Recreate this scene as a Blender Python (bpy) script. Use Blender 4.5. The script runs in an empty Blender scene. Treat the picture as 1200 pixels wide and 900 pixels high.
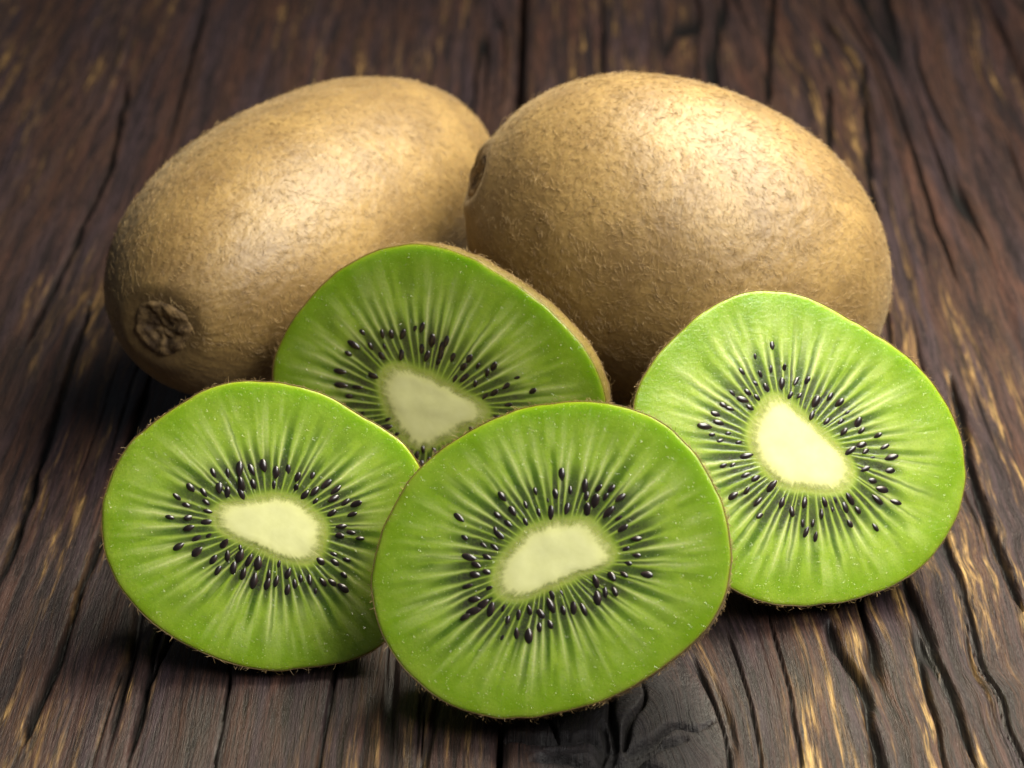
# Close-up of whole and cut kiwifruit on a dark weathered plank table.
# All lengths below are written in centimetres and scaled to metres by S.
import bpy, math, random
import numpy as np
from mathutils import Matrix, Vector

S = 0.01
sc = bpy.context.scene
rng = np.random.default_rng(11)
random.seed(11)

# ------------------------------------------------------------------ camera
CAM_H, PITCH = 16.0, math.radians(30.0)
CAM = np.array([0.0, -CAM_H / math.tan(PITCH), CAM_H])
cd = bpy.data.cameras.new('camera')
cam = bpy.data.objects.new('camera', cd)
sc.collection.objects.link(cam)
cam.location = Vector(CAM * S)
cam.rotation_euler = (math.radians(90) - PITCH, 0, 0)
cd.sensor_width = 36.0
cd.lens = 78.0
cd.clip_start = 0.01
cd.clip_end = 20.0
cd.dof.use_dof = True
cd.dof.focus_distance = 0.262
cd.dof.aperture_fstop = 30.0
cd.dof.aperture_blades = 9
sc.camera = cam

# ------------------------------------------------------------------ light
world = bpy.data.worlds.new('World')
sc.world = world
world.use_nodes = True
wb = world.node_tree.nodes['Background']
wb.inputs[0].default_value = (0.80, 0.88, 1.0, 1)
wb.inputs[1].default_value = 0.06


def area(name, direction, dist, size, power, col, aim=(0.3, -3.0, 1.5)):
    l = bpy.data.lights.new(name, 'AREA')
    l.shape = 'RECTANGLE'
    l.size, l.size_y = size[0] * S, size[1] * S
    l.energy = power
    l.color = col
    o = bpy.data.objects.new(name, l)
    sc.collection.objects.link(o)
    d = Vector(direction).normalized()
    o.location = (Vector(aim) + d * dist) * S
    o.rotation_euler = d.to_track_quat('Z', 'Y').to_euler()
    return o


area('key_softbox', (0.47, 0.22, 0.86), 20, (18, 13), 1.50, (1.0, 0.92, 0.74))
area('front_softbox', (0.48, -0.46, 0.75), 30, (15, 15), 0.91, (1.0, 0.98, 0.93))

sc.view_settings.view_transform = 'Standard'
sc.view_settings.look = 'None'
sc.view_settings.exposure = 0.0
sc.view_settings.gamma = 1.0
sc.view_settings.use_curve_mapping = False
sc.cycles.use_denoising = True
sc.cycles.max_bounces = 10
sc.cycles.transparent_max_bounces = 8
sc.cycles.sample_clamp_indirect = 4.0

# ------------------------------------------------------------------ numbers
# cx, cy, cz, azimuth, half length, radius, exponent, tilt
WHOLE_RIGHT = (2.274, -0.448, 2.371, -0.159, 2.992, 2.222, 2.215, -0.362)
# cx, cy, cz, azimuth, half length, radius, exponent, tilt
WHOLE_LEFT = (-2.844, 0.922, 1.982, 1.023, 3.846, 1.965, 2.284, -0.057)
PIECES = {
  'front': dict(az=-0.1571, el=0.5522, depth=1.655, equator=0.020, slant=(0.05, -0.14), centre=(0.455, -7.249, 1.916),
    rim=[1.971,1.985,1.989,1.99,1.983,1.961,1.91,1.836,1.777,1.745,1.725,1.717,1.745,1.804,1.864,1.924,2,2.076,2.116,2.111,2.076,2.018,1.939,1.843,1.749,1.682,1.654,1.654,1.675,1.734,1.832,1.923],
    core=[0.595,0.681,0.62,0.595,0.538,0.454,0.428,0.405,0.403,0.426,0.428,0.46,0.54,0.632,0.696,0.652,0.489,0.337,0.286,0.262,0.242,0.269,0.286,0.378],
    seeds=[0.02,0.97,0.29,0.86,-0.26,0.75,-0.11,0.66,0.11,0.6,-0.5,0.51,-1.11,0.39,-0.69,0.3,-1.01,0.16,0.7,0.76,0.59,0.85,0.58,0.59,0.71,0.54,0.75,0.42,-0.75,-0.03,-0.86,-0.13,-0.94,-0.38,-0.7,-0.38,-0.93,-0.72,-0.65,-0.61,-0.45,-0.7,-0.5,-0.92,-0.34,-0.87,-0.2,-0.87,-0.21,-0.59,0.02,-0.51,0.03,-0.72,0.16,-0.54,0.53,-0.39,0.5,-0.2,0.66,-0.11,0.81,-0.09,1.07,-0.07,0.72,-0.29,-0.36,0.59,0.42,0.7,0.13,0.8,-0.63,0.66]),
  'left': dict(az=0.1137, el=0.5237, depth=1.575, equator=-0.387, slant=(0, 0), centre=(-2.798, -6.053, 1.561),
    rim=[1.789,1.851,1.855,1.776,1.686,1.658,1.672,1.688,1.716,1.76,1.79,1.811,1.86,1.93,1.978,1.994,1.986,1.945,1.875,1.797,1.729,1.681,1.668,1.68,1.689,1.714,1.79,1.876,1.892,1.832,1.764,1.746],
    core=[0.591,0.503,0.442,0.419,0.38,0.366,0.358,0.359,0.386,0.449,0.6,0.69,0.587,0.432,0.329,0.289,0.283,0.287,0.329,0.384,0.476,0.593,0.618,0.608],
    seeds=[-0.07,0.73,-0.35,0.71,0.21,0.65,0.5,0.59,0.32,0.57,0.07,0.64,0.51,0.39,0.76,0.39,-1.09,0.42,-0.93,0.52,-0.74,0.23,-0.66,0.68,-1.19,0.19,-0.97,0.17,-0.98,0.05,-1.11,-0.16,-0.91,-0.24,-0.55,-0.31,-0.41,-0.32,-0.66,-0.45,-0.38,-0.53,-0.11,-0.67,0,-0.64,0.14,-0.56,0.39,-0.64,0.55,-0.69,0.79,-0.61,0.78,-0.77,0.84,-0.44,1.01,-0.2,0.77,-0.15,0.93,0.09,0.73,0.29,0.98,0.21,-0.34,0.52,-0.2,0.51,-0.6,0.52,0.45,-0.79,-0.26,-0.62]),
  'right': dict(az=0.2569, el=0.5042, depth=1.480, equator=-0.009, slant=(0.1, -0.14), centre=(3.461, -4.915, 1.931),
    rim=[2.084,1.969,1.866,1.78,1.717,1.702,1.748,1.833,1.925,2,2.038,2.05,2.08,2.133,2.138,2.055,1.936,1.86,1.838,1.843,1.861,1.88,1.892,1.896,1.912,1.955,2.027,2.112,2.181,2.219,2.221,2.177],
    core=[0.442,0.376,0.345,0.332,0.358,0.396,0.505,0.669,0.714,0.666,0.647,0.605,0.538,0.496,0.465,0.456,0.464,0.467,0.479,0.533,0.649,0.759,0.743,0.593],
    seeds=[-0.18,1.29,-0.41,1.16,-0.23,1.01,-0.06,0.99,-0.37,0.95,-0.59,1.01,0.07,0.82,0.09,0.64,0.29,0.54,0.48,0.58,0.59,0.49,-0.75,0.78,-0.89,0.66,-0.55,0.76,-0.98,0.55,-1.15,0.43,-1.06,0.32,-0.97,0.23,-0.98,-0.07,-0.9,-0.45,-0.72,-0.41,-0.18,-0.74,0.19,-0.82,0.66,-0.84,-0.59,-0.56,-0.03,-1.01,0.08,-1.09,-0.59,-0.73,1.16,-0.81,0.93,-0.75,1.14,-0.42,1.17,-0.26,0.81,-0.06,0.85,-0.14,1.11,-0.12,1.03,0.03,0.59,0.27,0.6,0.13,1.02,-0.64,0.54,-0.99,0.86,-1.08,-0.11,0.82]),
  'back': dict(az=-0.2443, el=0.2400, depth=1.000, equator=0.020, slant=(0.24, 0.06), centre=(-1.062, -3.284, 1.570),
    rim=[2.291,2.305,2.244,2.153,2.073,2.022,2.016,2.055,2.101,2.113,2.101,2.087,2.074,2.069,2.096,2.135,2.117,2.011,1.858,1.719,1.611,1.525,1.46,1.424,1.42,1.451,1.519,1.627,1.767,1.919,2.067,2.2],
    core=[0.745,0.621,0.45,0.407,0.367,0.363,0.395,0.424,0.532,0.667,0.72,0.676,0.593,0.555,0.539,0.533,0.569,0.591,0.562,0.496,0.462,0.476,0.493,0.618],
    seeds=[0.19,0.9,-0,0.87,-0.14,1.03,-0.23,1,-0.39,0.91,-0.54,0.88,-0.93,0.87,-0.66,0.88,-0.81,0.7,-1.1,0.56,-1.21,0.31,-0.76,0.31,0.28,0.69,0.49,0.69,0.74,0.54,0.41,0.56,1,0.4,0.82,0.63,1.13,0.52,1.34,0.37,-1.04,0.69,-0.98,0.13,-1.19,0.13,0.12,0.69,0.59,0.37,-0.06,0.66,0.84,0.28,-0.54,-0.25,-0.41,-0.43,-0.05,-0.59,-1.06,-0]),
}
CRACKS = [
  [(-6.55, 3.21), (-6.46, -0.56), (-6.38, -2.42), (-6.36, -4.21), (-6.33, -5.28)],
  [(-5.26, 1.54), (-5.28, -4.48), (-5.33, -6.49), (-5.41, -8.45)],
  [(5.35, 17.91), (4.81, 12.97), (4.54, 10.21)],
  [(3.92, -5.54), (3.98, -6.0), (4.22, -7.07), (4.24, -8.38), (4.22, -8.95)],
  [(4.95, -3.15), (5.03, -4.95), (5.13, -6.0), (5.27, -7.4), (5.32, -8.67)],
  [(6.65, 12.97), (6.48, 11.7), (6.04, 6.93), (5.75, 3.21)],
  [(5.83, 11.66), (5.66, 10.01), (5.41, 8.18)],
  [(0.25, -8.35), (0.62, -8.22), (1.05, -8.36), (1.5, -8.28), (1.86, -8.0), (2.22, -7.86)],
  [(1.16, -7.55), (1.2, -7.95), (1.14, -8.34)],
  [(1.52, -8.28), (1.75, -8.45), (1.95, -8.8)],
  [(1.05, -8.36), (0.9, -8.6), (0.95, -9.0)],
  [(0.0, -7.85), (0.39, -7.96), (0.87, -7.9)],
  [(-4.02, -5.63), (-4.19, -6.99), (-4.17, -8.52)],
  [(6.4, 0.75), (6.29, -1.65), (6.28, -3.56), (6.36, -5.63)],
  [(-7.51, 12.09), (-7.09, 7.38), (-7.18, 4.1), (-7.28, 0.75)],
]

# ------------------------------------------------------------------ helpers
def _hash(ix, iy, seed):
    h = (ix.astype(np.int64) * 374761393 + iy.astype(np.int64) * 668265263 + seed * 1442695041) & 0xFFFFFFFF
    h = ((h ^ (h >> 13)) * 1274126177) & 0xFFFFFFFF
    h = ((h ^ (h >> 16)) * 2246822519) & 0xFFFFFFFF
    return ((h ^ (h >> 15)) & 0xFFFFFF) / float(0xFFFFFF) * 2 - 1


def noise(x, y, seed=0):
    """smooth value noise, about -1..1"""
    x, y = np.broadcast_arrays(np.asarray(x, float), np.asarray(y, float))
    ix, iy = np.floor(x), np.floor(y)
    fx, fy = x - ix, y - iy
    fx = fx * fx * fx * (fx * (fx * 6 - 15) + 10)
    fy = fy * fy * fy * (fy * (fy * 6 - 15) + 10)
    a = _hash(ix, iy, seed); b = _hash(ix + 1, iy, seed)
    c = _hash(ix, iy + 1, seed); d = _hash(ix + 1, iy + 1, seed)
    return (a * (1 - fx) + b * fx) * (1 - fy) + (c * (1 - fx) + d * fx) * fy


def fbm(x, y, seed=0, n=3):
    s, a = 0, 1.0
    for k in range(n):
        s = s + a * noise(x * 2 ** k, y * 2 ** k, seed + 17 * k)
        a *= 0.5
    return s


def smooth(a, b, x):
    t = np.clip((x - a) / (b - a), 0, 1)
    return t * t * (3 - 2 * t)


def grid_faces(nr, nc, wrap=False, start=0):
    """quads of an nr x nc vertex grid (rows first)"""
    r = np.arange(nr - 1)[:, None]
    c = np.arange(nc if wrap else nc - 1)[None]
    c2 = (c + 1) % nc
    f = np.stack([r * nc + c, r * nc + c2, (r + 1) * nc + c2, (r + 1) * nc + c], -1)
    return f.reshape(-1, 4) + start


def mesh(name, verts, quads=None, tris=None, attrs=None, mats=(), smooth_shade=True, mat_index=None):
    """mesh from numpy arrays; verts in cm"""
    me = bpy.data.meshes.new(name)
    v = (np.asarray(verts, np.float64) * S).astype(np.float32)
    quads = np.zeros((0, 4), int) if quads is None else np.asarray(quads)
    tris = np.zeros((0, 3), int) if tris is None else np.asarray(tris)
    me.vertices.add(len(v))
    me.vertices.foreach_set('co', v.ravel())
    nl = quads.size + tris.size
    me.loops.add(nl)
    me.loops.foreach_set('vertex_index', np.concatenate([quads.ravel(), tris.ravel()]).astype(np.int32))
    nq, nt = len(quads), len(tris)
    me.polygons.add(nq + nt)
    st = np.concatenate([np.arange(nq) * 4, nq * 4 + np.arange(nt) * 3]).astype(np.int32)
    me.polygons.foreach_set('loop_start', st)
    if mat_index is not None:
        me.polygons.foreach_set('material_index', mat_index.astype(np.int32))
    me.polygons.foreach_set('use_smooth', np.full(nq + nt, smooth_shade))
    for k, a in (attrs or {}).items():
        a = np.asarray(a, np.float32)
        if a.ndim == 2:
            at = me.attributes.new(k, 'FLOAT_VECTOR', 'POINT')
            at.data.foreach_set('vector', a.ravel())
        else:
            at = me.attributes.new(k, 'FLOAT', 'POINT')
            at.data.foreach_set('value', a)
    me.update(calc_edges=True)
    me.validate()
    for m in mats:
        me.materials.append(m)
    return me


def link(name, me, parent=None, matrix=None, **props):
    o = bpy.data.objects.new(name, me)
    sc.collection.objects.link(o)
    o.parent = parent
    if matrix is not None:
        o.matrix_basis = matrix
    for k, v in props.items():
        o[k] = v
    return o


def thing(name, loc, label, cat, group=None):
    o = bpy.data.objects.new(name, None)
    sc.collection.objects.link(o)
    o.empty_display_size = 0.01
    o.location = Vector(loc) * S
    o['label'] = label
    o['category'] = cat
    if group:
        o['group'] = group
    return o


def frame(axes, origin):
    """matrix whose columns are the three axes, origin in cm"""
    m = Matrix.Identity(4)
    for k in range(3):
        for r in range(3):
            m[r][k] = float(axes[k][r])
    for r in range(3):
        m[r][3] = float(origin[r]) * S
    return m


class Nodes:
    """small wrapper to write node trees as expressions"""
    def __init__(self, name):
        self.m = bpy.data.materials.new(name)
        self.m.use_nodes = True
        self.t = self.m.node_tree
        self.t.nodes.clear()
        self.out = self.t.nodes.new('ShaderNodeOutputMaterial')

    def n(self, kind, **kw):
        nd = self.t.nodes.new('ShaderNode' + kind)
        for k, v in kw.items():
            setattr(nd, k, v)
        return nd

    def put(self, sock, v):
        if v is None:
            return
        if isinstance(v, bpy.types.NodeSocket):
            self.t.links.new(v, sock)
        elif isinstance(v, (tuple, list)) and sock.type == 'RGBA' and len(v) == 3:
            sock.default_value = (*v, 1)
        else:
            sock.default_value = v

    def attr(self, name, out='Fac'):
        return self.n('Attribute', attribute_name=name).outputs[out]

    def coord(self):
        return self.n('TexCoord').outputs['Object']

    def scale(self, vec, s):
        nd = self.n('Mapping')
        self.put(nd.inputs['Vector'], vec)
        nd.inputs['Scale'].default_value = s if isinstance(s, tuple) else (s, s, s)
        return nd.outputs[0]

    def noise(self, vec, scale=1.0, detail=2.0, rough=0.5, dist=0.0, out='Fac'):
        nd = self.n('TexNoise')
        self.put(nd.inputs['Vector'], vec)
        nd.inputs['Scale'].default_value = scale
        nd.inputs['Detail'].default_value = detail
        nd.inputs['Roughness'].default_value = rough
        nd.inputs['Distortion'].default_value = dist
        return nd.outputs[out]

    def voronoi(self, vec, scale, out='Distance', feature='F1'):
        nd = self.n('TexVoronoi', feature=feature)
        self.put(nd.inputs['Vector'], vec)
        nd.inputs['Scale'].default_value = scale
        return nd.outputs[out]

    def math(self, op, a, b=0.0, c=0.0):
        nd = self.n('Math', operation=op)
        for k, v in enumerate((a, b, c)):
            self.put(nd.inputs[k], v)
        return nd.outputs[0]

    def mul(self, a, b): return self.math('MULTIPLY', a, b)
    def add(self, a, b): return self.math('ADD', a, b)

    def step(self, x, a, b, lo=0.0, hi=1.0):
        nd = self.n('MapRange', interpolation_type='SMOOTHSTEP')
        self.put(nd.inputs[0], x)
        for k, v in enumerate((a, b, lo, hi)):
            self.put(nd.inputs[k + 1], v)
        return nd.outputs[0]

    def mix(self, f, a, b, mode='MIX'):
        nd = self.n('Mix', data_type='RGBA', blend_type=mode)
        self.put(nd.inputs[0], f)
        self.put(nd.inputs[6], a)
        self.put(nd.inputs[7], b)
        return nd.outputs[2]

    def bump(self, h, strength, dist, normal=None):
        nd = self.n('Bump')
        nd.inputs['Strength'].default_value = strength
        nd.inputs['Distance'].default_value = dist
        self.put(nd.inputs['Height'], h)
        self.put(nd.inputs['Normal'], normal)
        return nd.outputs[0]

    def principled(self, **kw):
        nd = self.n('BsdfPrincipled')
        for k, v in kw.items():
            self.put(nd.inputs[k.replace('_', ' ')], v)
        return nd

    def finish(self, shader):
        self.t.links.new(shader, self.out.inputs['Surface'])
        return self.m


# ------------------------------------------------------------------ materials
def wood_material():
    n = Nodes('weathered_wood')
    g = n.attr('grain', 'Vector')          # x: across the grain, y: along it (cm), z: plank
    wear = n.attr('wear')                  # ridge tops scuffed bare
    knot = n.attr('knot')
    dark = (0.016, 0.011, 0.0115)
    brown = (0.046, 0.0205, 0.0125)
    plum = (0.034, 0.0205, 0.025)
    tan = (0.42, 0.27, 0.095)
    a = n.noise(n.scale(g, (2.1, 0.16, 1)), 1, 3, 0.55)
    c = n.mix(n.step(a, 0.36, 0.66), brown, plum)
    b = n.noise(n.scale(g, (6.5, 0.33, 1.7)), 1, 4, 0.6)
    c = n.mix(n.step(b, 0.56, 0.34), c, dark)
    red = n.noise(n.scale(g, (3.3, 0.2, 4.7)), 1, 3, 0.5)
    c = n.mix(n.mul(n.step(red, 0.52, 0.70), 0.7), c, (0.070, 0.030, 0.020))
    # bare yellow-brown streaks between the dark ones
    zone = n.noise(n.scale(g, (0.42, 0.075, 2.9)), 1, 2, 0.5)
    st = n.noise(n.scale(g, (5.2, 0.27, 5.3)), 1, 4, 0.62)
    st2 = n.noise(n.scale(g, (13.0, 1.3, 8.3)), 1, 3, 0.6)
    s = n.mul(n.step(st, 0.47, 0.68), n.step(zone, 0.42, 0.60))
    s = n.mul(s, n.step(st2, 0.36, 0.60))
    sep = n.n('SeparateXYZ'); n.put(sep.inputs[0], g)
    s = n.mul(n.mul(s, n.step(knot, 0.5, 0.1)), n.step(sep.outputs[1], 4.0, -6.5, 0.65, 1.0))   # streaks strongest along the front
    c = n.mix(n.math('MINIMUM', n.mul(s, 1.6), 1.0), c, (0.13, 0.070, 0.028))
    c = n.mix(n.mul(s, s), c, tan)
    c = n.mix(n.mul(wear, n.mul(n.step(st2, 0.42, 0.66), 0.36)), c, (0.070, 0.043, 0.036))
    # fine fibres
    fib = n.noise(n.scale(g, (30.0, 1.4, 1)), 1, 4, 0.68)
    c = n.mix(n.step(fib, 0.58, 0.36, 0.0, 0.85), c, (0.009, 0.006, 0.006))
    pore = n.noise(n.scale(g, (60.0, 7.0, 3)), 1, 2, 0.6)
    c = n.mix(n.mul(n.step(pore, 0.60, 0.74), 0.42), c, (0.15, 0.108, 0.095))
    c = n.mix(n.mul(knot, n.step(pore, 0.35, 0.7, 0.97, 0.75)), c, (0.0085, 0.0075, 0.009))
    c = n.mix(n.attr('crack'), c, (0.004, 0.003, 0.003))
    rough = n.add(n.step(b, 0.3, 0.7, 0.36, 0.56), n.mul(fib, 0.10))
    h = n.add(n.mul(fib, 0.6), n.add(n.mul(pore, 0.35), n.mul(b, 0.9)))
    co = n.coord()
    char = n.add(n.noise(co, 420, 5, 0.7), n.mul(n.voronoi(co, 260), 0.5))
    h = n.add(h, n.mul(n.mul(char, knot), 1.6))
    rough = n.add(rough, n.mul(knot, 0.16))
    bp = n.bump(h, 0.9, 0.035 * S)
    p = n.principled(Base_Color=c, Roughness=rough, Specular_IOR_Level=0.36, Normal=bp)
    return n.finish(p.outputs[0])


def fur_skin_material(name='kiwi_skin', thin=False):
    n = Nodes(name)
    co = n.coord()
    big = n.noise(co, 95, 4, 0.65)
    fine = n.noise(co, 1500, 3, 0.6)
    c = n.mix(n.step(big, 0.32, 0.68), (0.165, 0.100, 0.031), (0.270, 0.174, 0.056))
    speck = n.voronoi(co, 1700)
    c = n.mix(n.mul(n.step(speck, 0.28, 0.12), n.step(fine, 0.45, 0.66, 0, .75)), c, (0.085, 0.043, 0.016))
    c = n.mix(n.step(fine, 0.60, 0.34, 0.0, 0.25), c, (0.10, 0.056, 0.021))
    c = n.mix(n.mul(n.attr('scar_shade'), n.step(big, 0.3, 0.7, 0.95, 0.6)), c, (0.062, 0.036, 0.017))  # dark rough end, with the shade of its recess painted in
    h = n.add(n.noise(co, 700, 3, 0.6), n.mul(fine, 0.6))
    bp = n.bump(h, 0.6, 0.020 * S)
    p = n.principled(Base_Color=c, Roughness=0.50, Specular_IOR_Level=0.58, Normal=bp,
                     Sheen_Weight=0.14, Sheen_Roughness=0.45, Sheen_Tint=(1.0, 0.85, 0.6))
    if not thin:
        p.inputs['Subsurface Weight'].default_value = 0.12
        p.inputs['Subsurface Radius'].default_value = (0.0015, 0.0008, 0.0004)
        p.inputs['Subsurface Scale'].default_value = 1.0
        return n.finish(p.outputs[0])
    # the cut pieces: thin skin that lets some light through into the flesh
    tr = n.n('BsdfTransparent')
    tr.inputs[0].default_value = (0.85, 0.80, 0.30, 1)
    mx = n.n('MixShader')
    mx.inputs[0].default_value = 0.45
    n.t.links.new(p.outputs[0], mx.inputs[1])
    n.t.links.new(tr.outputs[0], mx.inputs[2])
    return n.finish(mx.outputs[0])


def hair_material():
    n = Nodes('kiwi_hair')
    t = n.attr('tone')
    c = n.mix(t, (0.12, 0.066, 0.026), (0.42, 0.29, 0.125))
    p = n.principled(Base_Color=c, Roughness=0.42, Specular_IOR_Level=0.6)
    return n.finish(p.outputs[0])


def scar_material():
    n = Nodes('dry_stem_scar')
    co = n.coord()
    a = n.noise(co, 420, 4, 0.65)
    c = n.mix(n.step(a, 0.35, 0.65), (0.060, 0.034, 0.014), (0.23, 0.145, 0.058))
    p = n.principled(Base_Color=c, Roughness=0.75, Normal=n.bump(a, 0.8, 0.05 * S))
    return n.finish(p.outputs[0])


def flesh_material():
    n = Nodes('kiwi_flesh')
    s = n.attr('reach')       # 0 at the core, 1 at the skin
    ray = n.attr('ray')
    loc = n.attr('locule')
    gel = n.attr('gel')       # dark seed zone
    co = n.coord()
    cloud = n.noise(co, 190, 3, 0.55)
    grit = n.noise(co, 3800, 3, 0.65)
    cell = n.voronoi(co, 2600)
    fleck = n.noise(co, 620, 4, 0.65)
    c = n.mix(n.step(s, 0.45, 0.98), (0.315, 0.455, 0.045), (0.190, 0.330, 0.008))
    c = n.mix(n.mul(n.step(cloud, 0.40, 0.66), 0.35), c, (0.39, 0.51, 0.070))
    c = n.mix(n.step(fleck, 0.42, 0.66, 0.0, 0.40), c, (0.18, 0.315, 0.010))
    c = n.mix(n.mul(n.step(s, 0.07, 0.0), 0.6), c, (0.47, 0.50, 0.15))
    c = n.mix(loc, c, (0.068, 0.148, 0.007))
    c = n.mix(n.mul(gel, n.step(fleck, 0.36, 0.60, 1.0, 0.72)), c, (0.050, 0.055, 0.030))
    c = n.mix(ray, c, (0.62, 0.68, 0.29))
    c = n.mix(n.step(grit, 0.56, 0.36, 0.0, 0.22), c, (0.19, 0.31, 0.010))
    c = n.mix(n.mul(n.mul(n.step(cell, 0.25, 0.06), n.step(s, 0.3, 0.6, 0.35, 1.0)), n.mul(n.step(fleck, 0.40, 0.62), 0.55)), c, (0.70, 0.80, 0.36))
    c = n.mix(n.step(s, 0.985, 1.0, 0.0, 0.5), c, (0.27, 0.27, 0.05))
    h = n.add(n.mul(grit, 0.8), n.mul(cell, 0.5))
    bp = n.bump(h, 0.45, 0.006 * S)
    cn = n.bump(n.add(n.step(n.noise(co, 1250, 1, 0.5), 0.60, 0.70), n.mul(n.noise(co, 2600, 2, 0.7), 0.4)), 0.9, 0.020 * S)      # film and beads of juice
    p = n.principled(Base_Color=c, Roughness=0.33, Specular_IOR_Level=0.30, Normal=bp,
                     Subsurface_Weight=1.0, Subsurface_Radius=(0.0032, 0.0042, 0.0010), Subsurface_Scale=1.1,
                     Coat_Weight=0.55, Coat_Roughness=0.08, Coat_Normal=cn)
    return n.finish(p.outputs[0])


def core_material():
    n = Nodes('kiwi_core')
    e = n.attr('reach')       # 1 at the rim of the core
    ray = n.attr('ray')
    co = n.coord()
    a = n.noise(co, 700, 3, 0.6)
    f = n.noise(co, 1500, 3, 0.6)
    c = n.mix(n.step(a, 0.20, 0.80), (0.70, 0.71, 0.33), (0.74, 0.75, 0.37))
    c = n.mix(n.step(f, 0.60, 0.38, 0.0, 0.06), c, (0.60, 0.62, 0.24))
    c = n.mix(n.mul(n.step(e, 0.60, 1.03), n.step(ray, 0.7, 0.1, 0.3, 0.7)), c, (0.60, 0.62, 0.20))
    bp = n.bump(n.add(a, f), 0.3, 0.003 * S)
    p = n.principled(Base_Color=c, Roughness=0.45, Specular_IOR_Level=0.35, Normal=bp)
    # the cream core thins out into the green at its fibrous edge
    tr = n.n('BsdfTransparent')
    mx = n.n('MixShader')
    fringe = n.add(e, n.mul(n.math('SUBTRACT', n.noise(co, 1300, 3, 0.6), 0.5), 0.22))
    n.put(mx.inputs[0], n.step(n.math('SUBTRACT', fringe, n.mul(ray, 0.16)), 0.78, 1.03))
    n.t.links.new(p.outputs[0], mx.inputs[1])
    n.t.links.new(tr.outputs[0], mx.inputs[2])
    return n.finish(mx.outputs[0])


def seed_material():
    n = Nodes('kiwi_seed')
    co = n.coord()
    a = n.noise(co, 1500, 2, 0.5)
    c = n.mix(n.step(a, 0.4, 0.7), (0.011, 0.007, 0.007), (0.040, 0.022, 0.020))
    p = n.principled(Base_Color=c, Roughness=0.30, Specular_IOR_Level=0.7, Coat_Weight=0.5, Coat_Roughness=0.12,
                     Normal=n.bump(a, 0.35, 0.008 * S))
    return n.finish(p.outputs[0])


WOOD = wood_material()
SKIN = fur_skin_material()
THIN_SKIN = fur_skin_material('cut_kiwi_skin', True)
HAIR = hair_material()
SCAR = scar_material()
FLESH = flesh_material()
CORE = core_material()
SEED = seed_material()

# ------------------------------------------------------------------ the table
KNOT = np.array([1.35, -8.15])
KR = 0.92


def seg_dist(x, y, pts):
    """distance to a polyline, and position 0..1 along it"""
    d = np.full(x.shape, 1e9); tt = np.zeros(x.shape)
    for k in range(len(pts) - 1):
        a, b = np.array(pts[k]), np.array(pts[k + 1])
        ab = b - a
        t = np.clip(((x - a[0]) * ab[0] + (y - a[1]) * ab[1]) / (ab @ ab), 0, 1)
        q = np.hypot(x - a[0] - t * ab[0], y - a[1] - t * ab[1])
        m = q < d
        d = np.where(m, q, d)
        tt = np.where(m, (k + t) / (len(pts) - 1), tt)
    return d, tt


GRAIN_CRACKS = [((2.45, -7.2), -9.6, -6.2, .040), ((2.85, -7.0), -10, -5.6, .026), ((3.35, -7.3), -10, -5.2, .020),
                ((-.9, -8.3), -10, -7.2, .022), ((5.75, -7.0), -10, -3.0, .026), ((-3.2, -7.5), -10, -6.4, .018)]


def grain_u(x, y):
    """coordinate across the grain: straight fibres that flow round the knot"""
    dx, dy = x - KNOT[0], (y - KNOT[1]) / 1.7
    r2 = dx * dx + dy * dy
    r = np.sqrt(r2) + 1e-6
    psi = np.where(r > KR, dx * (1 - KR * KR / np.maximum(r2, KR * KR)), 0)
    u = x + (psi - dx) * smooth(6.0, 2.0, r)
    w = .35 + .65 * smooth(1.5, 4.5, x)
    u = u + w * (0.22 * noise(x * .35, y * .11, 3) + 0.08 * noise(x * .9, y * .33, 5)) + 0.02 * noise(x * 2.2, y * 1.1, 6)
    u = u + 0.05 * smooth(2.5, 5.5, x) * smooth(0.0, -4.0, y) * noise(x * 1.2, y * 1.7, 9)
    return u


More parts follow.
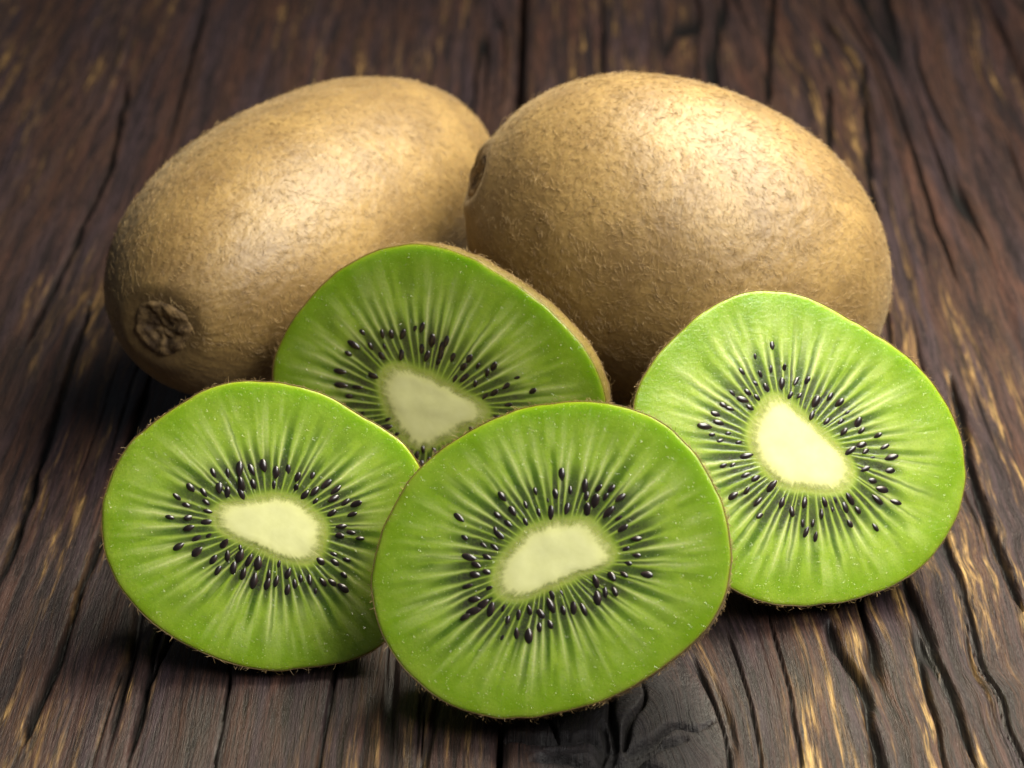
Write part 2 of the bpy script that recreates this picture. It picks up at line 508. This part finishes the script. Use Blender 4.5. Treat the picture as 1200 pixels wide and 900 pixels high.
def wood_surface(x, y, pid):
    """grain coordinates, height and wear of the table top at (x, y)"""
    dx, dy = x - KNOT[0], (y - KNOT[1]) / 1.7
    r = np.hypot(dx, dy) + 1e-6
    u = grain_u(x, y)
    inside = smooth(KR * 1.35, KR * 0.75, r * (1 + .13 * fbm(x * .9, y * .7, 77, 3)))
    # rings inside the knot
    ang = np.arctan2(dy, dx)
    rr = r * (1 + 0.14 * np.sin(ang * 2 + 1) + 0.08 * np.sin(ang * 5))
    u_ring = u * (1 - inside) + (rr * 1.6) * inside      # for the shader: growth rings in the knot
    v = y
    v_ring = y * (1 - inside) + (ang * .5 + KNOT[1]) * inside
    o = pid * 37.0
    n1 = noise(u * 3.4 + o, v * .16, 21)
    n2 = noise(u * 8.5 + o, v * .30, 22)
    n3 = noise(u * 13 + o, v * .55, 23)
    rough = 0.55 + 0.45 * noise(x * .3 + o, y * .15, 31)
    h = 0.020 * n1 + rough * (0.022 * n2 + 0.010 * n3)
    # grooves where the soft wood has weathered away
    groove = smooth(0.30, 0.75, noise(u * 5.5 + o, v * .13, 41)) * smooth(-0.3, 0.4, noise(u * .5 + o, v * .12, 42))
    worn = .20 + .62 * smooth(2.0, 4.2, x + .8 * noise(x * .4, y * .2, 45))     # the right hand side is the more weathered
    h = h * (.5 + .5 * worn) - 0.055 * groove * worn
    # long drying cracks along the grain
    ck = np.zeros(x.shape)
    for k, (fu, fv, w) in enumerate(((1.5, .055, .040), (2.6, .08, .038), (3.3, .10, .034))):
        z = noise(u * fu + o + 3.3 * k, v * fv, 51 + k) / fu
        gate = smooth(0.0, 0.55, noise(u * 1.1 + o, v * .16, 61 + k) + .5 * worn - .5)
        ck = np.maximum(ck, np.exp(-(z / (w * (.35 + .65 * gate))) ** 2) * gate)
    for pts in CRACKS:
        jit = 0.035 * noise(x * .5, y * 1.6, 71) + 0.012 * noise(x * 1, y * 5, 72)
        d, t = seg_dist(x + jit, y, pts)
        big = 1.5 if math.dist(pts[0], KNOT) < 2.2 else 1.0
        w = 0.055 * big * smooth(0, .15, t) * smooth(1, .85, t) * (0.75 + 0.35 * noise(y * 1.7, x, 73)) + 0.004
        ck = np.maximum(ck, np.exp(-(d / w) ** 2) * (w > .012))
    for (px, py), y0, y1, w in GRAIN_CRACKS:
        ux = grain_u(np.array([px]), np.array([py]))[0]
        gate = smooth(y1, y1 - .7, y) * smooth(y0, y0 + .6, y) * smooth(2.0, 1.2, np.abs(x - px))
        ww = w * (.7 + .4 * noise(y * 1.3, x * 0 + px, 75))
        ck = np.maximum(ck, np.exp(-((u - ux + .012 * noise(y * 4, x * 0 + px, 76)) / ww) ** 2) * gate)
    for an, ln, wd in ((.25, 1.5, .05), (1.1, 1.2, .04), (1.95, 1.35, .05), (2.75, 1.6, .045), (3.6, 1.3, .05), (4.5, 1.2, .04), (5.5, 1.4, .045)):
        off = np.angle(np.exp(1j * (ang - an - .28 * noise(r * 3.2, r * 0 + an, 85)))) * r
        wr = wd * smooth(KR * ln, KR * .2, r) + 1e-4
        ck = np.maximum(ck, np.exp(-(off / wr) ** 2) * smooth(KR * ln, KR * (ln - .5), r) * smooth(.0, .12, r))
    cut = 0.17 * ck
    # the knot: fairly flat, split by radial cracks
    h = h * (1 - .75 * inside) - 0.02 * inside
    h = h + .010 * inside * fbm(x * 2.5, y * 2.0, 83, 3) + .010 * inside * noise(rr * 9, ang * 1.5, 84) - cut
    wear = smooth(0.25, 0.9, n2 * .6 + n1 * .5 + n3 * .3) * (1 - ck)
    return u_ring, v_ring, h, wear, np.clip(ck * 1.25, 0, 1), inside + 0.40 * smooth(KR * 2.6, KR * .7, r * (1 + .25 * noise(u * 5, v * .4, 86))) * (1 - inside)


table = thing('wooden_table', (0, 0, 0), 'table top of dark weathered brown planks under the kiwifruit', 'table')
ROT = math.radians(-0.86)


def plank(x0, x1, dx, pid):
    gap = 0.055
    x0, x1 = x0 + gap, x1 - gap
    xs = np.linspace(x0, x1, int((x1 - x0) / dx))
    e = np.array([0, .02, .05, .09])
    xs = np.concatenate([x0 + e, xs[(xs > x0 + .12) & (xs < x1 - .12)], x1 - e[::-1]])
    dy = .068 if dx < .05 else dx * 2
    ys = np.concatenate([np.linspace(-20, -10, 40)[:-1], np.arange(-10, -4.5, dy * .64), np.arange(-4.5, 3, dy), np.arange(3, 17, dy * 1.6), np.linspace(17, 34, 60)])
    X, Y = np.meshgrid(xs, ys)
    wob = 0.03 * noise(Y * .5, X * 0 + pid, 91) + 0.012 * noise(Y * 2.1, X * 0 + pid, 92)
    edge = np.minimum(X - x0, x1 - X)
    X = X + wob * smooth(.6, 0, edge)
    u, v, h, wear, ck, kn = wood_surface(X, Y, pid)
    h = h - 0.09 * smooth(0.10, 0, edge) ** 1.5 - 0.03 * smooth(.35, 0, edge)
    nr, nc = X.shape
    Z = h - 0.045
    V = np.stack([X, Y, Z], -1).reshape(-1, 3)
    q = [grid_faces(nr, nc)]
    # sides and underside: skirt the border down
    idx = np.arange(nr * nc).reshape(nr, nc)
    loop = np.concatenate([idx[0, :-1], idx[:-1, -1], idx[-1, :0:-1], idx[:0:-1, 0]])
    low = V[loop].copy(); low[:, 2] = -1.8
    low[:, 0] += np.where(low[:, 0] < (x0 + x1) / 2, -.07, .07)   # flare added below so the boards meet and no background shows through
    st = len(V)
    m = len(loop)
    a = np.arange(m); b = (a + 1) % m
    q.append(np.stack([loop[b], loop[a], st + a, st + b], -1))
    V = np.concatenate([V, low])
    pad = lambda z, val=0.0: np.concatenate([z.ravel(), np.full(m, val)])
    G = np.stack([np.concatenate([u.ravel(), u.ravel()[loop]]), np.concatenate([v.ravel(), v.ravel()[loop]]), np.full(len(V), pid * 7.3)], -1)
    me = mesh('plank', V, np.concatenate(q), attrs={'grain': G, 'wear': pad(wear), 'crack': pad(ck), 'knot': pad(kn)}, mats=[WOOD])
    o = link('plank', me, table)
    o.rotation_euler = (0, 0, ROT)
    return o


plank(-12.4, -0.02, 0.021, 0)
plank(-0.02, 9.62, 0.017, 1)
plank(9.62, 20.5, 0.06, 2)
plank(-24.5, -12.4, 0.10, 3)


# ------------------------------------------------------------------ hairs
def hair_mesh(P, N, D, L, W, lift, mat):
    """short bent fibres: root points P, surface normals N, lying directions D, lengths L (cm)"""
    k = len(P)
    D = D - (D * N).sum(1)[:, None] * N
    D /= np.linalg.norm(D, axis=1)[:, None] + 1e-9
    B = np.cross(N, D)
    curl = rng.normal(0, 0.22, k)[:, None]
    t1 = D * .35 + N * lift[:, None] * .55 + B * curl * .12
    t2 = D * .72 + N * lift[:, None] * .85 + B * curl * .40
    t3 = D * 1.0 + N * lift[:, None] * .80 + B * curl * .85
    pts = [P - N * .006, P + t1 * L[:, None], P + t2 * L[:, None], P + t3 * L[:, None]]
    wid = [1.0, .9, .65]
    V = []
    for j in range(3):
        for a in range(3):
            an = a * 2 * math.pi / 3
            V.append(pts[j] + (B * math.cos(an) + N * math.sin(an)) * (W * wid[j])[:, None])
    V.append(pts[3])
    V = np.stack(V, 1)                      # k,10,3
    q, t = [], []
    for j in range(2):
        for a in range(3):
            q.append([j * 3 + a, j * 3 + (a + 1) % 3, j * 3 + 3 + (a + 1) % 3, j * 3 + 3 + a])
    for a in range(3):
        t.append([6 + a, 6 + (a + 1) % 3, 9])
    base = np.arange(k)[:, None, None] * 10
    tone = np.repeat(np.clip(rng.normal(.60, .30, k), 0, 1), 10)
    return mesh('fuzz', V.reshape(-1, 3), (np.array(q)[None] + base).reshape(-1, 4), (np.array(t)[None] + base).reshape(-1, 3),
                attrs={'tone': tone}, mats=[mat])


# ------------------------------------------------------------------ whole kiwifruit
def whole_kiwi(par, label, n_hair, seed, ends):
    cx, cy, cz, az, a, b, pw, tl = par
    root = thing('kiwifruit', (cx, cy, 0), label, 'kiwifruit', 'whole kiwifruit behind the cut ones')
    ax = np.array([math.cos(az) * math.cos(tl), math.sin(az) * math.cos(tl), math.sin(tl)])
    sd = np.array([-math.sin(az), math.cos(az), 0.0])
    upv = np.cross(ax, sd)
    M = frame((ax, sd, upv), (0, 0, cz))

    def surf(t, ph):
        """point of the skin: t -1..1 along the axis, ph around it (local cm)"""
        r = b * np.clip(1 - np.abs(t) ** pw, 0, 1) ** .5
        r = r * (1 + 0.012 * np.cos(2 * ph + seed) + 0.008 * np.cos(3 * ph + 2 * seed) + .006 * noise(np.cos(ph) * 2 + 5, t * 3 + np.sin(ph) * 2, seed))
        x = a * t
        # dimple with a rolled lip at each end
        for sg, R0, dep, oy, oz in ends:
            m = np.where(t * sg > 0.3, 1.0, 0)
            r_e = np.hypot(r * np.cos(ph) - oy, r * np.sin(ph) - oz)
            lump = 1 + .25 * np.sin(ph * 3 + seed) + .18 * np.sin(ph * 5 + 2 * seed)
            x = x + sg * m * (-dep * np.exp(-(r_e / (R0 * .72)) ** 2) + (.028 if R0 > .45 else .05) * lump * np.exp(-((r_e - R0 * 1.05) / .14) ** 2))
        z = np.stack([x, r * np.cos(ph), r * np.sin(ph)], -1)
        return z, r
    nt, na = 220, 260
    tt = np.sin(np.linspace(-math.pi / 2, math.pi / 2, nt))
    tt = np.sign(tt) * (1 - (1 - np.abs(tt)) ** 1.0)
    T, PH = np.meshgrid(tt, np.linspace(0, 2 * math.pi, na, endpoint=False), indexing='ij')
    V, R = surf(T, PH)
    blotch = noise(PH * 2.5, R * 7, seed + 3) * .5 + .5
    scar_shade = np.zeros_like(R)
    for sg, R0, dep, oy, oz in ends:
        re_ = np.hypot(R * np.cos(PH) - oy, R * np.sin(PH) - oz)
        scar_shade = np.maximum(scar_shade, np.where(T * sg > 0, smooth(R0 * 1.75, R0 * .7, re_ + .25 * blotch - .06), 0) * (.55 + .45 * blotch))  # end's own dark tone, spread wider as painted shade of the hollow
    # small pits and pimples
    V = V + (fbm(PH * 26, T * 40, seed + 5, 2) * .006 * smooth(.0, .6, R))[..., None] * np.stack([np.zeros_like(PH), np.cos(PH), np.sin(PH)], -1)
    me = mesh('skin', V.reshape(-1, 3), grid_faces(nt, na, True)[:, ::-1], attrs={'scar_shade': scar_shade.ravel()}, mats=[SKIN])
    skin = link('skin', me, root, M)
    # withered remains of the flower and of the stem in the dimples
    for (sg, R1, dep, oy, oz), kind in zip(ends, ('blossom_scar', 'stem_scar')):
        R0 = R1 * .74
        nr, nc = 16, 48
        q, p = np.meshgrid(np.linspace(0.04, 1, nr), np.linspace(0, 2 * math.pi, nc, endpoint=False), indexing='ij')
        rr = R0 * q * (1 + .10 * noise(np.cos(p) * 2 + 3, np.sin(p) * 2 + q, seed + 8))
        ey, ez = rr * np.cos(p) + oy, rr * np.sin(p) + oz
        tsurf = sg * np.clip(1 - (np.hypot(ey, ez) / b) ** 2, 0, 1) ** (1 / pw)
        base, _ = surf(tsurf, np.arctan2(ez, ey))
        hgt = .012 + .022 * smooth(.25, .6, q) * smooth(1.0, .75, q) * (1 + .8 * noise(np.cos(p) * 3.2 + 3, np.sin(p) * 3.2, seed + 9)) + .018 * noise(np.cos(p) * q * 9 + 5, np.sin(p) * q * 9, seed + 10) - .05 * smooth(.9, 1, q)
        base[..., 0] += sg * hgt
        f = grid_faces(nr, nc, True)
        link(kind, mesh(kind, base.reshape(-1, 3), f[:, ::-1] if sg < 0 else f, mats=[SCAR]), skin)
    # fuzz on the upper side
    t = rng.uniform(-.985, .985, n_hair * 2)
    keep = rng.random(len(t)) < np.sqrt(np.clip(1 - np.abs(t) ** pw, 0.03, 1))
    t = t[keep]
    ph = rng.uniform(-.35, math.pi + .35, len(t))
    P, _ = surf(t, ph)
    e = 1e-3
    P1, _ = surf(np.clip(t + e, -.999, .999), ph); P2, _ = surf(t, ph + e)
    Nn = np.cross(P2 - P, P1 - P)
    Nn /= np.linalg.norm(Nn, axis=1)[:, None] + 1e-12
    Nn *= np.sign((Nn * P).sum(1))[:, None]
    clump = noise(ph * 9, t * 12, seed + 20) * 1.5 + noise(ph * 3, t * 4, seed + 21) * 1.2 + rng.normal(0, .45, len(t))
    tang = np.stack([np.ones(len(t)), np.zeros(len(t)), np.zeros(len(t))], -1)
    bit = np.cross(Nn, tang)
    D = tang * np.cos(clump)[:, None] + bit * np.sin(clump)[:, None]
    L = rng.uniform(.05, .13, len(t)) * (1 + .5 * (np.abs(t) > .95))
    W = rng.uniform(.0014, .0032, len(t))
    lift = np.abs(rng.normal(.10, .10, len(t))) + .04
    stand = rng.random(len(t)) < .05
    lift = np.where(stand, rng.uniform(.3, .7, len(t)), lift)
    link('fuzz', hair_mesh(P, Nn, D, L, W, lift, HAIR), root, M, kind='stuff')
    return root


# ------------------------------------------------------------------ cut kiwifruit
def periodic(r, th):
    """trigonometric interpolation of evenly spaced radii"""
    f = np.fft.rfft(r); n = len(r)
    s = np.zeros_like(th) + f[0].real / n
    for k in range(1, len(f)):
        w = (2 if k < n / 2 else 1) / n
        s = s + w * (f[k].real * np.cos(k * th) - f[k].imag * np.sin(k * th))
    return s


def girth(d, depth, q, e=2.2):
    """width of a piece at distance d behind its cut face, relative to the face;
    q places the widest section behind (+) or in front of (-) the cut"""
    L = depth / (1 + q)
    x = (d - q * L) / L
    return np.clip(1 - np.abs(x) ** e, 0, 1) ** .5 / (1 - abs(q) ** e) ** .5


def seed_meshes():
    out = []
    for k in range(5):
        nr, nc = 9, 10
        q, p = np.meshgrid(np.linspace(0, math.pi, nr), np.linspace(0, 2 * math.pi, nc, endpoint=False), indexing='ij')
        ln, wd, ht = .062 + .006 * k, .032 + .003 * ((k * 2) % 5), .024
        taper = 1 - .38 * np.cos(q) ** 1 * (np.cos(q) > 0) * np.cos(q)
        x = ln * np.cos(q) * (1 + .12 * (np.cos(q) > 0))
        V = np.stack([x, wd * np.sin(q) * taper * np.cos(p), ht * np.sin(q) * taper * np.sin(p)], -1)
        out.append(mesh('seed', V.reshape(-1, 3), grid_faces(nr, nc, True)[:, ::-1], mats=[SEED]))
    return out


SEEDS = seed_meshes()


def cut_kiwi(key, label, sid):
    d = PIECES[key]
    az, el, D, EQ = d['az'], d['el'], d['depth'], d['equator']
    kx, ky = d['slant']                         # the cut is a little oblique
    C = np.array(d['centre'])
    nrm = np.array([math.sin(az) * math.cos(el), -math.cos(az) * math.cos(el), math.sin(el)])
    tx = np.array([math.cos(az), math.sin(az), 0.0])
    ty = np.cross(nrm, tx)
    root = thing('cut_kiwifruit', (C[0], C[1], 0), label, 'kiwifruit', 'cut kiwifruit pieces')
    M = frame((tx, ty, nrm), (0, 0, C[2]))     # local: face in the xy plane, +z out of the cut
    rim_r, core_r = np.array(d['rim']), np.array(d['core'])
    r_ = np.random.default_rng(100 + sid)

    nth = 760
    tau = np.linspace(0, 1, nth, endpoint=False)

    def even(rad, wgt):
        """angles that share out the outline by a blend of angle and arc length"""
        th = np.linspace(0, 2 * math.pi, 2001)
        r = periodic(rad, th)
        p = np.stack([r * np.cos(th), r * np.sin(th)], -1)
        arc = np.r_[0, np.cumsum(np.linalg.norm(np.diff(p, axis=0), axis=1))]
        m = wgt * arc / arc[-1] + (1 - wgt) * th / (2 * math.pi)
        return np.interp(tau, m, th)
    th_c, th_o = even(core_r, .55), even(rim_r, .35)
    wob = .012
    SK = .013                                   # skin thickness
    ro = periodic(rim_r, th_o) * (1 + .004 * noise(tau * 60, tau * 0, sid)) - SK
    rc = periodic(core_r, th_c)
    O = np.stack([ro * np.cos(th_o), ro * np.sin(th_o)], -1)
    K = np.stack([rc * np.cos(th_c), rc * np.sin(th_c)], -1)

    # ---- pattern over (reach s, tau)
    nray = {'front': 58, 'left': 55, 'right': 60, 'back': 56}[key]
    cen = (np.arange(nray) + r_.uniform(-.33, .33, nray)) / nray
    length = r_.uniform(.70, 1.0, nray); stren = np.clip(r_.normal(.70, .28, nray), .15, 1)
    lslot = r_.uniform(.58, .90, nray); sslot = np.clip(r_.normal(.92, .18, nray), .4, 1)
    gslot = np.clip(r_.normal(.90, .18, nray), .3, 1)
    bend = r_.normal(0, .0045, nray)

    def pattern(s, ta):
        ray = np.zeros(s.shape); loc = np.zeros(s.shape); gel = np.zeros(s.shape)
        t0 = ta + .0009 * noise(s * 7, ta * 40, sid + 4) + .0005 * noise(s * 18, ta * 90, sid + 5)
        for k in range(nray):
            dlt = (t0 - cen[k] - bend[k] * s + .5) % 1 - .5
            w = .0015 + .0036 * smooth(.12, .7, s)
            I = np.maximum(np.exp(-(dlt / (w * .55)) ** 2), .55 * np.exp(-(dlt / (w * 1.25)) ** 2)) * smooth(length[k], length[k] - .50, s) * stren[k] * (.34 + .66 * smooth(.12, .42, s))
            ray = np.maximum(ray, I)
            nx = cen[(k + 1) % nray] + (1 if k == nray - 1 else 0)
            gap = nx - cen[k]; mid = .5 * (nx + cen[k])
            q = np.abs((t0 - mid + .5) % 1 - .5) / (gap * .5)
            body = smooth(1.0 - .25 * smooth(.3, .7, s), .30, q)
            pr = smooth(.03, .14, s) * smooth(lslot[k], lslot[k] - .36, s + .10 * q * q)
            loc = np.maximum(loc, body * pr * sslot[k])
            gel = np.maximum(gel, smooth(1.05, .50, q) * smooth(.02, .09, s) * smooth(.52, .28, s + .06 * q * q) * gslot[k])
        # faint streaks running on into the outer flesh
        stx = noise(ta * 150, s * 2.5, sid + 7)
        loc = np.maximum(loc, .42 * smooth(.0, .8, stx) * smooth(.35, .5, s) * smooth(.94, .62, s))
        ray = np.maximum(ray, .30 * smooth(.1, .9, -stx) * smooth(.30, .5, s) * smooth(1.0, .66, s))
        return ray, loc * (1 - ray), gel * (1 - ray)

    # ---- flesh: the cut face and the dome behind it, one closed solid
    nr = 120
    sv = np.linspace(-.16, 1, nr)
    SS, TA = np.meshgrid(sv, tau, indexing='ij')
    XY = K[None] * (1 - SS[..., None]) + O[None] * SS[..., None]
    ray, loc, gel = pattern(np.clip(SS, 0, 1), TA)
    z = (.0014 * ray - .0016 * loc - .003 * gel) + .006 * noise(XY[..., 0] * 3, XY[..., 1] * 3, sid + 9) + .0008 * noise(XY[..., 0] * 26, XY[..., 1] * 26, sid + 10)
    z = z - .008 * smooth(.985, 1, SS) - .006 * smooth(.10, .0, SS)
    Vf = np.concatenate([XY, z[..., None]], -1)
    nd = 36
    dd = (D - SK) * np.sin(np.linspace(0, math.pi / 2, nd))[1:]
    gg = girth(dd * D / (D - SK), D, EQ)
    Vd = np.stack([gg[:, None] * O[None, :, 0] + kx * dd[:, None], gg[:, None] * O[None, :, 1] + ky * dd[:, None], np.repeat(-dd[:, None], nth, 1)], -1)
    allv = np.concatenate([Vf, Vd], 0)
    n_all = nr + nd - 1
    z0 = np.zeros((nd - 1, nth))
    At = {'reach': np.concatenate([np.clip(SS, 0, 1), z0 + 1]).ravel(), 'ray': np.concatenate([ray, z0]).ravel(),
          'locule': np.concatenate([loc, z0]).ravel(), 'gel': np.concatenate([gel, z0]).ravel()}
    V = allv.reshape(-1, 3)
    q = grid_faces(n_all, nth, True)
    cvert = len(V)
    V = np.concatenate([V, [[0, 0, -.06]]])
    a = np.arange(nth)
    tri = np.stack([np.full(nth, cvert), a, (a + 1) % nth], -1)
    for k in At:
        At[k] = np.r_[At[k], 0]
    link('flesh', mesh('flesh', V, q[:, ::-1] if False else q, tri, attrs=At, mats=[FLESH]), root, M)

    # ---- core: a pale lens let into the flesh
    nq = 26
    qq = np.linspace(0.0, 1.10, nq)
    QQ, TT = np.meshgrid(qq, tau[::2], indexing='ij')
    Kc = K[::2]
    fr = .045 * noise(TT * 130, QQ * 0, sid + 12) + .03 * noise(TT * 34, QQ * 0, sid + 13)
    XYc = Kc[None] * (QQ * (1 + fr * smooth(.7, 1, QQ)))[..., None]
    zc = .008 - .006 * smooth(.62, 1.08, QQ) - .010 * smooth(1.04, 1.10, QQ) + .004 * noise(XYc[..., 0] * 5, XYc[..., 1] * 5, sid + 14)
    rayc, _, _ = pattern(np.full(TT.shape, .06), TT)
    top = np.concatenate([XYc, zc[..., None]], -1)
    bot = np.concatenate([XYc[::-1], (-.05 * (1 - QQ[::-1] / 1.11) - .010)[..., None]], -1)
    Vc = np.concatenate([top, bot], 0)
    link('core', mesh('core', Vc.reshape(-1, 3), grid_faces(2 * nq, len(Kc), True),
                      attrs={'reach': np.concatenate([QQ, QQ[::-1]]).ravel(), 'ray': np.concatenate([rayc, rayc[::-1]]).ravel()}, mats=[CORE]), root, M)

    # ---- skin: a shell with its cut edge showing as a thin line round the face
    nsk = 200
    pick = np.arange(0, nth, 2)
    Os = O[pick]; u = Os / np.linalg.norm(Os, axis=1)[:, None]
    prof = [(0.002, -.006), (SK * .5, -.001), (SK, -.006)]
    rows = [np.concatenate([Os + u * a_, np.full((len(pick), 1), b_ - .004)], 1) for a_, b_ in prof]
    ds = D * np.sin(np.linspace(0, math.pi / 2, 60))[1:]
    for k_, dk in enumerate(ds):
        bumpy = .006 * noise(tau[pick] * 130, dk * 8, sid + 15)
        rows.append(np.concatenate([(Os + u * SK) * girth(dk, D, EQ) + np.array([kx * dk, ky * dk]) + u * (bumpy * (k_ > 2))[:, None], np.full((len(pick), 1), -dk)], 1))
    Vs = np.stack(rows, 0)
    link('skin', mesh('skin', Vs.reshape(-1, 3), grid_faces(len(rows), len(pick), True), attrs={'scar_shade': np.zeros(Vs.shape[0] * Vs.shape[1])}, mats=[THIN_SKIN]), root, M)

    # ---- hairs on the skin, densest where the rim shows
    nh = 1700
    ti = r_.integers(0, nth, nh)
    dh = np.where(r_.random(nh) < .55, r_.uniform(.0, .25, nh), r_.uniform(.0, D * .8, nh))
    uo = O[ti] / np.linalg.norm(O[ti], axis=1)[:, None]
    P = np.concatenate([(O[ti] + uo * SK) * girth(dh, D, EQ)[:, None] + dh[:, None] * np.array([kx, ky]), -dh[:, None]], 1)
    Nn = np.concatenate([uo, np.zeros((nh, 1))], 1)
    slope = (girth(dh + .01, D, EQ) - girth(dh, D, EQ)) / .01 * 2 + uo @ np.array([kx, ky])
    Nn[:, 2] = slope
    Nn /= np.linalg.norm(Nn, axis=1)[:, None]
    Dr = r_.normal(size=(nh, 3)) + np.array([0, 0, .4])
    lift = np.abs(r_.normal(.25, .25, nh)) + .05
    link('fuzz', hair_mesh(P, Nn, Dr, r_.uniform(.04, .10, nh), r_.uniform(.0016, .0032, nh), lift, HAIR), root, M, kind='stuff')

    # ---- a torn lip of skin left by the knife where the cut ends
    if key == 'back':
        k0 = int(np.argmin(np.abs((th_o - 6.22))))
        ii = np.arange(k0 - 16, k0 + 17) % nth
        f = np.sin(np.linspace(0, math.pi, len(ii)))
        ul = O[ii] / np.linalg.norm(O[ii], axis=1)[:, None]
        rows_ = []
        for off, zz in ((.008, -.06), (.010, .0), (.035, .05), (.085, .055), (.11, .01), (.075, -.05)):
            rows_.append(np.concatenate([O[ii] + ul * (.004 + off * f)[:, None], (zz * f - .01 + .008 * noise(ii * .35, zz * 40, 3))[:, None]], 1))
        link('torn_lip', mesh('torn_lip', np.stack(rows_).reshape(-1, 3), grid_faces(len(rows_), len(ii)), attrs={'scar_shade': np.full(len(rows_) * len(ii), .35)}, mats=[SKIN]), root, M)

    # ---- seeds, each an object of its own
    sp = np.array(d['seeds']).reshape(-1, 2)
    pts = [(x, y, r_.choice([.004, -.003, -.009, -.014])) for x, y in sp]
    want = len(pts) + 34
    tries = 0
    while len(pts) < want and tries < 4000:
        tries += 1
        k = r_.integers(0, nray)
        nx = cen[(k + 1) % nray] + (1 if k == nray - 1 else 0)
        tm = (.5 * (cen[k] + nx)) % 1
        j = int(tm * nth) % nth
        s = r_.uniform(.07, .30)
        x, y = K[j] * (1 - s) + O[j] * s
        if min((x - p[0]) ** 2 + (y - p[1]) ** 2 for p in pts) < .105 ** 2:
            continue
        pts.append((x, y, r_.uniform(-.018, -.008)))
    for x, y, zz in pts:
        o = link('seed', SEEDS[r_.integers(0, 5)], root)
        # the narrow end points at the core
        dist = np.hypot(K[:, 0] - x, K[:, 1] - y); j = dist.argmin()
        an = math.atan2(K[j, 1] - y, K[j, 0] - x) + r_.normal(0, .16)
        sc_ = r_.uniform(.72, 1.2)
        Ls = Matrix.Translation((x * S, y * S, zz * S)) @ Matrix.Rotation(an, 4, 'Z') @ Matrix.Rotation(r_.normal(0, .15), 4, 'Y') @ Matrix.Scale(sc_, 4)
        o.matrix_basis = M @ Ls
    return root


whole_kiwi(WHOLE_RIGHT, 'whole brown kiwifruit with the big shiny highlight, round end turned to the right', 11000, 4, ((-1, .42, .075, -.36, .05), (1, .20, .08, .5, .1)))
whole_kiwi(WHOLE_LEFT, 'whole brown kiwifruit showing its dark rough blossom end, left of the other whole one', 12000, 9, ((-1, .56, .15, -.26, .02), (1, .32, .14, 0, 0)))
cut_kiwi('front', 'cut kiwifruit at the front overlapping the other three cut faces', 1)
cut_kiwi('left', 'cut kiwifruit with flat oblong core, in front of the whole one with the dark end', 2)
cut_kiwi('right', 'cut kiwifruit with a wide wedge-shaped core, standing below the shiny round whole one', 3)
cut_kiwi('back', 'cut kiwifruit half hidden behind the two front cut ones, against the whole fruit', 4)
